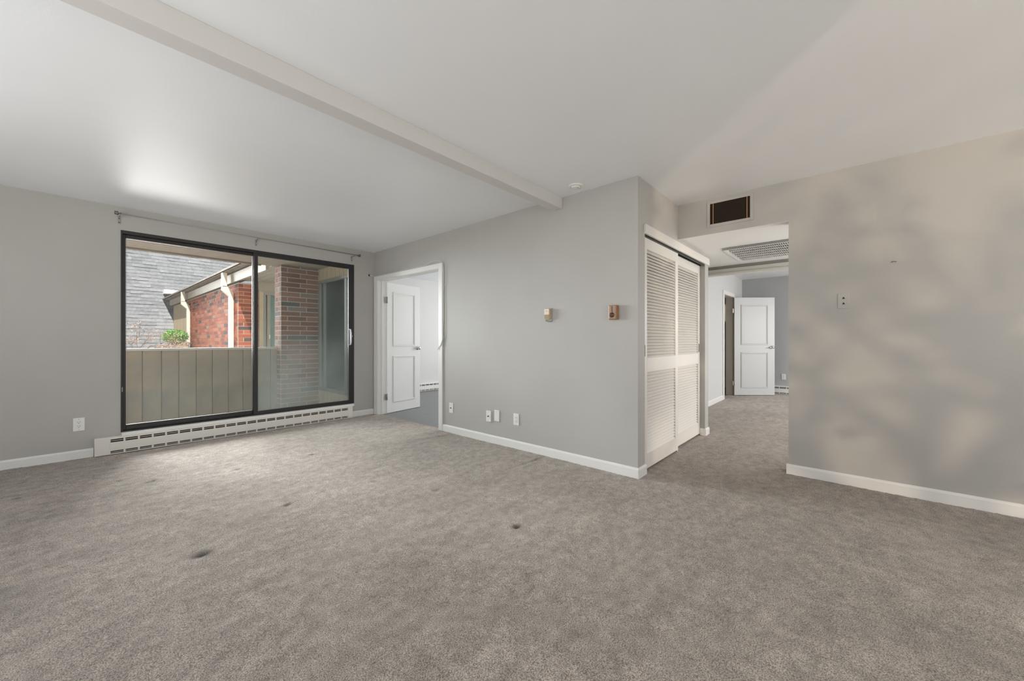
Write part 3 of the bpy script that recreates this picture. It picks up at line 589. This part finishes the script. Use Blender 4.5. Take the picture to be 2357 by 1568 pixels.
# ------------------------------------------------------------------ balcony
S('balcony_floor', newbox(-4, 2.9, 5.6, 7.15, -.25, -.05), CONC, 'balcony deck, hidden behind the sill', 'balcony')
bw = empty('balcony_wall', (.3, 7.05, -.05), 'taupe grooved balcony parapet outside the sliding door', 'parapet')
obj('core', newbox(-4, 2.165, 7.03, 7.14, -.2, .975), TAUPE, bw)
gr = [-4.0+.19*k for k in range(0, 24)]
gr = [g for g in gr if g < .5]+[.581, .768, .947, 1.136, 1.322, 1.513, 1.697, 1.885, 2.07, 2.168]
gr = sorted(gr)
for a_, b_ in zip(gr, gr[1:]):
    if b_-a_ > .03 and a_ > -1.3: obj('board', newbox(a_+.004, b_-.004, 7.012, 7.032, -.05, .972, bev=.002), TAUPE, bw)
obj('cap', newbox(-4, 2.168, 6.998, 7.16, .972, 1.004, bev=.004), mat('painted_highlight_cap', (.50, .46, .40), .6), bw, label='cap rail with painted-in highlight')  # paler colour paints in the lit top of the parapet

# bricks
CRS = .078
BR = unit('brick', BRICK); BRC = unit('brick', BRICK_SHADED)
def brick_rows(parent, z0, z1, runs, limit, jname='brick_mass', bme=None):
    """runs: list of (axis, face, a, b, normal sign, phase, visible?)"""
    cand = []
    for (ax, face, a, b, sg, ph) in runs:
        k = 0; z = z0
        while z < z1-.02:
            zt = min(z+CRS-.012, z1); off = (k % 2)*.098+ph; u = a-.29+(off % .29)
            while u < b:
                u0, u1 = max(u, a), min(u+.278, b)
                if u1-u0 > .03:
                    d = random.uniform(-.002, .002)
                    c = ((u0+u1)/2, face-sg*(.012)+d, (z+zt)/2) if ax == 'X' else (face-sg*.012+d, (u0+u1)/2, (z+zt)/2)
                    s = (u1-u0, .04, zt-z) if ax == 'X' else (.04, u1-u0, zt-z)
                    cand.append((c[1], c, s))
                u += .29
            z += CRS; k += 1
    vis = sorted([q for q in cand if q[1][2] > .95 or q[1][1] < 7.0], key=lambda q: q[0])
    hid = [q for q in cand if not (q[1][2] > .95 or q[1][1] < 7.0)]
    for q in vis[:limit]: inst('brick', bme or BR, parent, q[1], q[2])
    rest = vis[limit:]+hid
    if rest:
        bm = bmesh.new()
        for _, c, s in rest: box(bm, c[0]-s[0]/2, c[0]+s[0]/2, c[1]-s[1]/2, c[1]+s[1]/2, c[2]-s[2]/2, c[2]+s[2]/2)
        obj(jname, bm, BRICKJ, parent, kind='stuff')
pc = empty('brick_column', (2.46, 6.99, -.05), 'square brick column with shade painted into its bricks at the right end of the balcony', 'column')
obj('mortar_core', newbox(2.170, 2.79, 6.849, 7.122, -.2, 2.32), MORTAR, pc)
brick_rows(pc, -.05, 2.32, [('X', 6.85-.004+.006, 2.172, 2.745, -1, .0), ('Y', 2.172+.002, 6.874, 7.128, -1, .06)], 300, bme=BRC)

# siding wall with the side room's window
sw = empty('siding_wall', (2.77, 6.2, 0), 'tan vertical-groove siding around the balcony side window', 'siding')
obj('sheathing', newbox(2.765, 2.80, 5.6, 7.2, -.2, .27), SIDING, sw); obj('sheathing', newbox(2.765, 2.80, 5.6, 7.2, 2.12, 2.6), SIDING, sw); obj('sheathing', newbox(2.765, 2.80, 6.84, 7.2, .27, 2.12), SIDING, sw)
y = 5.62
while y < 6.84:
    for za, zb in ((-.05, .268), (2.122, 2.318)): obj('siding_board', newbox(2.75, 2.768, y, min(y+.142, 6.85), za, zb, bev=.0015), SIDING, sw)
    y += .150
wb = empty('window_2', (2.77, 6.2, .27), 'grey-framed side window facing the balcony with pale curtain', 'window', kind='structure')
bm = bmesh.new(); frameYZ(bm, 2.735, 2.80, 5.62, 6.84, .27, 2.12, .05); box(bm, 2.74, 2.79, 5.80, 5.88, .30, 2.09, .002); box(bm, 2.742, 2.79, 6.60, 6.66, .30, 2.09, .002); obj('frame', bm, mat('grey_brown_frame', (.20, .185, .165), .5), wb)
bm = bmesh.new(); box(bm, 2.738, 2.745, 6.585, 6.60, .31, 2.08); obj('glazing_bead', bm, SILVER, wb)
obj('glass_pane', newbox(2.765, 2.769, 5.66, 6.80, .31, 2.08), GLASSF, wb)
bm = bmesh.new(); pr = []
for i in range(90):
    yy = 5.64+i*.0135; pr.append((2.90+.016*math.sin(i*.85)+.004*math.sin(i*2.1), yy))
pv = [(bm.verts.new((x_, y_, .2)), bm.verts.new((x_, y_, 2.2))) for x_, y_ in pr]
for (a1, a2), (b1, b2) in zip(pv, pv[1:]): f = bm.faces.new((a1, b1, b2, a2)); f.smooth = True
cu = obj('curtain', bm, CURT, wb, 'pale sheer curtain')

# soffits
so = empty('balcony_ceiling', (.5, 6.3, 2.33), 'brown board soffit over the balcony', 'soffit')
obj('deck', newbox(-4, 3.3, 5.6, 7.25, 2.345, 2.45), SOFF, so)
y = 5.60
while y < 7.03:
    obj('soffit_board', newbox(-2.5, 2.76, y, min(y+.136, 7.045), 2.322, 2.346, bev=.002), SOFF, so); y += .142
obj('fascia', newbox(-4, 1.95, 7.045, 7.09, 2.30, 2.62), SOFF, so)
S('upper_storey', newbox(-4, 3.6, 5.0, 7.09, 2.62, 3.55), TAUPE, 'storey above the balcony, out of view', 'building')

# ------------------------------------------------------------------ neighbouring brick wing
nb = empty('brick_wall', (2.3, 11.5, 0), 'red brick wall of the neighbouring wing, partly sunlit', 'wall', kind='structure')
obj('mortar_core', newbox(2.168, 2.60, 9.296, 14.7, -3, 2.28), MORTAR, nb)
brick_rows(nb, .86, 2.28, [('X', 9.298, 2.17, 2.52, -1, .0), ('Y', 2.170, 9.33, 14.7, -1, .10)], 298)
ns = empty('tan_side_panel', (2.25, 16, 0), 'tan siding panel past the far end of the brick wall', 'siding')
for k in range(5): obj('siding_board', newbox(2.20, 2.24, 14.72+k*.52, 15.22+k*.52, -3, 2.28, bev=.003), SIDING, ns)
rw = empty('eave', (2.05, 12, 2.4), 'long beige eave with weathered roof edge above the brick wall', 'eave', kind='structure')
prism_ = bmesh.new(); prism(prism_, [(2.10, 2.285), (2.135, 2.285), (2.135, 2.465), (2.10, 2.465)], 'Y', 7.35, 17.3); obj('fascia_board', prism_, FASC, rw)
bm = bmesh.new(); prism(bm, [(1.985, 2.488), (2.6, 2.488), (2.6, 2.50), (1.985, 2.50)], 'Y', 7.27, 17.6); obj('soffit', bm, ROOFE, rw, label='dark weathered soffit strip')
bm = bmesh.new(); prism(bm, [(1.96, 2.505), (1.96, 2.545), (3.6, 3.30), (3.6, 3.24)], 'Y', 7.27, 17.7); obj('roof_edge', bm, ROOFE, rw)
rk = bmesh.new(); box(rk, 2.135, 3.6, 7.2, 9.32, 2.36, 2.40); obj('recess_soffit', rk, SOFF, rw)
for k in range(9):
    x_ = 2.14+k*.14; obj('soffit_board', newbox(x_, x_+.130, 7.2, 9.3, 2.335, 2.362, bev=.003), FASC, rw)
def downspout(y, label):
    r = empty('downspout', (2.10, y, 0), label, 'downspout', 'cream downspouts on the brick wing')
    obj('outlet', newbox(1.965, 2.045, y-.05, y+.05, 2.20, 2.486, bev=.004), DOWN, r)
    bm = bmesh.new(); prism(bm, [(1.965, 2.215), (2.045, 2.215), (2.155, 2.09), (2.155, 2.01), (2.085, 2.01), (1.965, 2.13)], 'Y', y-.05, y+.05); obj('elbow', bm, DOWN, r)
    obj('pipe', newbox(2.085, 2.157, y-.052, y+.052, -3, 2.04, bev=.004), DOWN, r)
downspout(9.62, 'nearer cream downspout with elbow on the brick wall corner')
downspout(14.2, 'farther cream downspout at the far end of the brick wall')
w3 = empty('window_3', (3, 9.3, 0), 'tan-framed sliding door of the neighbouring recess with curtain', 'sliding door', kind='structure')
bm = bmesh.new(); frame(bm, 2.60, 4.2, .1, 2.12, 9.27, 9.36, .05, .05, .05, .05); box(bm, 2.68, 2.74, 9.28, 9.34, .15, 2.07, .002); obj('frame', bm, mat('taupe_frame', (.30, .26, .21), .5), w3)
obj('side_post', newbox(2.525, 2.60, 9.24, 9.36, -.1, 2.12, bev=.003), SIDING, w3)
obj('header_board', newbox(2.525, 4.2, 9.27, 9.36, 2.12, 2.335, bev=.002), SOFF, w3)
obj('glass_pane', newbox(2.65, 4.15, 9.31, 9.315, .15, 2.07), GLASSF, w3)
obj('handle', newbox(2.705, 2.725, 9.25, 9.28, 1.15, 1.23, bev=.002), DOWN, w3)
bm = bmesh.new(); pv = []
for i in range(70):
    xx = 2.66+i*.021; yy = 9.45+.022*math.sin(i*.9)
    pv.append((bm.verts.new((xx, yy, .1)), bm.verts.new((xx, yy, 2.1))))
for (a1, a2), (b1, b2) in zip(pv, pv[1:]): f = bm.faces.new((a1, b1, b2, a2)); f.smooth = True
cu = obj('curtain', bm, CURT, w3, 'pleated pale curtain')
S('recess_wall', newbox(2.6, 4.4, 9.6, 9.7, -.2, 2.4), BATHW, 'dim room wall behind the neighbouring curtain', 'wall')

# ------------------------------------------------------------------ mansard roof with shingles
beta = math.radians(70); cb_, sb_ = math.cos(beta), math.sin(beta)
def onroof(x, s, d=0.):      # s: distance up the slope from the eave point, d: out of the plane
    return (x, 17.7+s*cb_-d*sb_, 2.54+s*sb_+d*cb_)
mr = empty('shingled_roof', (2, 17.6, 1), 'steep grey shingled mansard roof beyond the balcony', 'roof')
bm = bmesh.new(); q = [onroof(-.6, -6), onroof(9, -6), onroof(9, 2.4), onroof(-.6, 2.4)]
q2 = [(a_[0], a_[1]+.3, a_[2]) for a_ in q]; v1 = [bm.verts.new(a_) for a_ in q]; v2 = [bm.verts.new(a_) for a_ in q2]
bm.faces.new(v1); bm.faces.new(v2[::-1])
for i in range(4): bm.faces.new((v1[i], v1[(i+1) % 4], v2[(i+1) % 4], v2[i]))
obj('roof_deck', bm, SHINGJ, mr)
SH = bpy.data.meshes.new('shingle'); b_ = bmesh.new(); vs = []
for x_ in (-.5, .5):
    for yz in ((0, 0), (-.016, 0), (-.003, 1)): vs.append(b_.verts.new((x_, yz[0]*1.0, yz[1])))
b_.faces.new(vs[:3]); b_.faces.new(vs[3:][::-1])
for i in range(3): b_.faces.new((vs[i], vs[(i+1) % 3], vs[3+(i+1) % 3], vs[3+i]))
bmesh.ops.recalc_face_normals(b_, faces=b_.faces); b_.to_mesh(SH); b_.free(); SH.materials.append(SHING)
exp = .124; shn = 0; restb = bmesh.new()
from math import tan
cand = []
for r_ in range(-30, 20):
    s = r_*exp; x_ = -.6+random.uniform(0, .1)
    while x_ < 6.2:
        wd = random.choice((.24, .30, .33, .36, .42)); c = onroof(x_+wd/2, s); th = random.choice((.8, .8, 1.4))
        t_ = (c[0]*.6636-c[1]*.748)/(c[0]*.748+c[1]*.6636); px = 1178.5+890.7*t_; py = 784-890.7*(c[2]-1.11)/(c[0]*.748+c[1]*.6636)
        vis = 285 < px < 565 and 555 < py < 800 and py < 688+(px-373)*1.9+60 and (px < 373 or py < 688-(px-373)*.47+6 or px < 415)
        cand.append((vis, c, wd, th)); x_ += wd
random.shuffle(cand)
rot = -(math.pi/2-beta)
for vis, c, wd, th in sorted(cand, key=lambda k: not k[0]):
    if vis and shn < 300:
        o = inst('shingle', SH, mr, c, (wd-.004, th, exp*1.02), (rot, 0, 0)); shn += 1
    else:
        s0 = [Vector(onroof(c[0]-wd/2+.002, 0)), ]
        base = Vector(c); up = Vector((0, cb_, sb_)); out = Vector((0, -sb_, cb_))
        L_, R_ = Vector((-(wd-.004)/2, 0, 0)), Vector(((wd-.004)/2, 0, 0)); e = []
        for sd in (L_, R_): e += [restb.verts.new(base+sd), restb.verts.new(base+sd+out*.016*th), restb.verts.new(base+sd+up*exp*1.02+out*.003)]
        restb.faces.new(e[:3]); restb.faces.new(e[3:][::-1])
        for i in range(3): restb.faces.new((e[i], e[(i+1) % 3], e[3+(i+1) % 3], e[3+i]))
obj('shingle_mass', restb, SHINGJ, mr, kind='stuff')
rv = empty('roof_vent', (2.1, 17.5, 2.75), 'small white vent box on the shingled roof behind the eave', 'vent')
obj('hood', newbox(1.98, 2.5, 17.45, 17.85, 2.70, 2.84, bev=.006), mat('white_metal', (.85, .85, .84), .5), rv)

# ------------------------------------------------------------------ planting outside
S('ground', newbox(-40, 40, -30, 60, -3.4, -3.0), CONC, 'ground far below the balcony', 'ground')
pl = empty('planter_box', (1.8, 13.9, -3), 'neighbouring ledge with pebbles below the green shrub', 'planter')
obj('ledge', newbox(1.45, 2.05, 13.5, 14.6, -3, .93), TAUPE, pl)
bm = bmesh.new()
for i in range(160):
    x_, y_ = random.uniform(1.48, 2.02), random.uniform(13.52, 14.2); r_ = random.uniform(.015, .03); box(bm, x_-r_, x_+r_, y_-r_, y_+r_, .925, .94+r_, 0)
obj('pebbles', bm, PEB, pl, kind='stuff')
def leaf(bm, c, s, nrm=None):
    d = Vector((random.gauss(0, 1), random.gauss(0, 1), random.gauss(0, .8))).normalized(); u = d.orthogonal().normalized(); v = d.cross(u)
    a_ = random.uniform(0, 6.28); p = u*math.cos(a_)+v*math.sin(a_); q_ = d.cross(p)
    vs = [bm.verts.new(c+p*s), bm.verts.new(c+q_*s*.38+d*s*.08), bm.verts.new(c-p*s*.8), bm.verts.new(c-q_*s*.38+d*s*.08)]; bm.faces.new(vs)
sh = empty('green_shrub', (1.78, 13.9, .985), 'bright green leafy shrub at the far end of the brick wall', 'shrub')
bm = bmesh.new()
for i in range(14):
    a_ = i*2.4; tube(bm, smooth([(1.78+.03*math.cos(a_), 13.9+.03*math.sin(a_), .99), (1.78+.12*math.cos(a_), 13.9+.1*math.sin(a_), 1.1), (1.78+.24*math.cos(a_), 13.9+.2*math.sin(a_), 1.2+.012*i)]), .006, 5)
obj('stems', bm, BARK, sh)
bm = bmesh.new()
for i in range(1500):
    v = Vector((random.gauss(0, 1), random.gauss(0, 1), random.gauss(0, 1))).normalized(); r_ = random.uniform(.35, 1)**.5
    c = Vector((1.80, 13.9, 1.22))+Vector((v.x*.29*r_, v.y*.27*r_, v.z*.20*r_)); leaf(bm, c, random.uniform(.02, .04))
obj('foliage', bm, LEAF, sh, kind='stuff')

def tree(name, base, h0, top, label, seed, levels, bud, col, spread=.55, r0=.05, nb_=5, budn=3, bs=.014):
    rnd = random.Random(seed); root = empty(name, base, label, 'tree'); bt = bmesh.new(); bb_ = bmesh.new(); bl_ = bmesh.new()
    tr = bmesh.new(); tube(tr, [base, (base[0]+.03, base[1], (base[2]+h0)/2), (base[0], base[1], h0)], [r0*1.4, r0*1.1, r0], 8); obj('trunk', tr, BARK, root)
    def grow(p, d, L, r, lv):
        pts_ = [p]; q_ = p; dd = d
        for k in range(3):
            dd = (dd+Vector((rnd.gauss(0, .16), rnd.gauss(0, .16), rnd.gauss(0, .10)))).normalized(); q_ = q_+dd*L/3; pts_.append(q_)
        tube(bb_, pts_, [r, r*.85, r*.7, r*.5], 5 if lv > 1 else 4)
        if lv == 0:
            for _ in range(budn):
                c = pts_[rnd.randint(1, 3)]+Vector((rnd.gauss(0, .02), rnd.gauss(0, .02), rnd.gauss(0, .02))); leaf(bl_, c, bs*rnd.uniform(.7, 1.5))
            return
        for k in range(rnd.choice((2, 3, 3)) if lv < levels else nb_):
            nd = (dd+Vector((rnd.gauss(0, spread), rnd.gauss(0, spread), rnd.gauss(.05, spread*.7)))).normalized()
            grow(pts_[rnd.randint(2, 3)], nd, L*rnd.uniform(.62, .85), r*.6, lv-1)
    for k in range(nb_):
        a_ = 6.283*k/nb_+rnd.random(); grow(Vector((base[0], base[1], h0)), Vector((math.cos(a_)*spread, math.sin(a_)*spread, .9)).normalized(), top, r0*.6, levels)
    obj('branches', bb_, BARK, root)
    if len(bl_.verts): obj('leaf_buds', bl_, bud, root, kind='stuff')
    else: bl_.free()
    return root
tree('bare_tree', (.72, 12.2, -3), .35, .50, 'leafless tree with russet buds left of the shrub beyond the parapet', 5, 5, BUDS, None, .55, .026, 4, 2, .016)
# tree behind the camera whose shade falls on the right wall and ceiling
tree('garden_tree', (-2.1, -5.2, -3), -.12, .58, 'tree outside the rear window whose shade dapples the right wall', 23, 4, BUDS, None, .66, .05, 5, 2, .04)
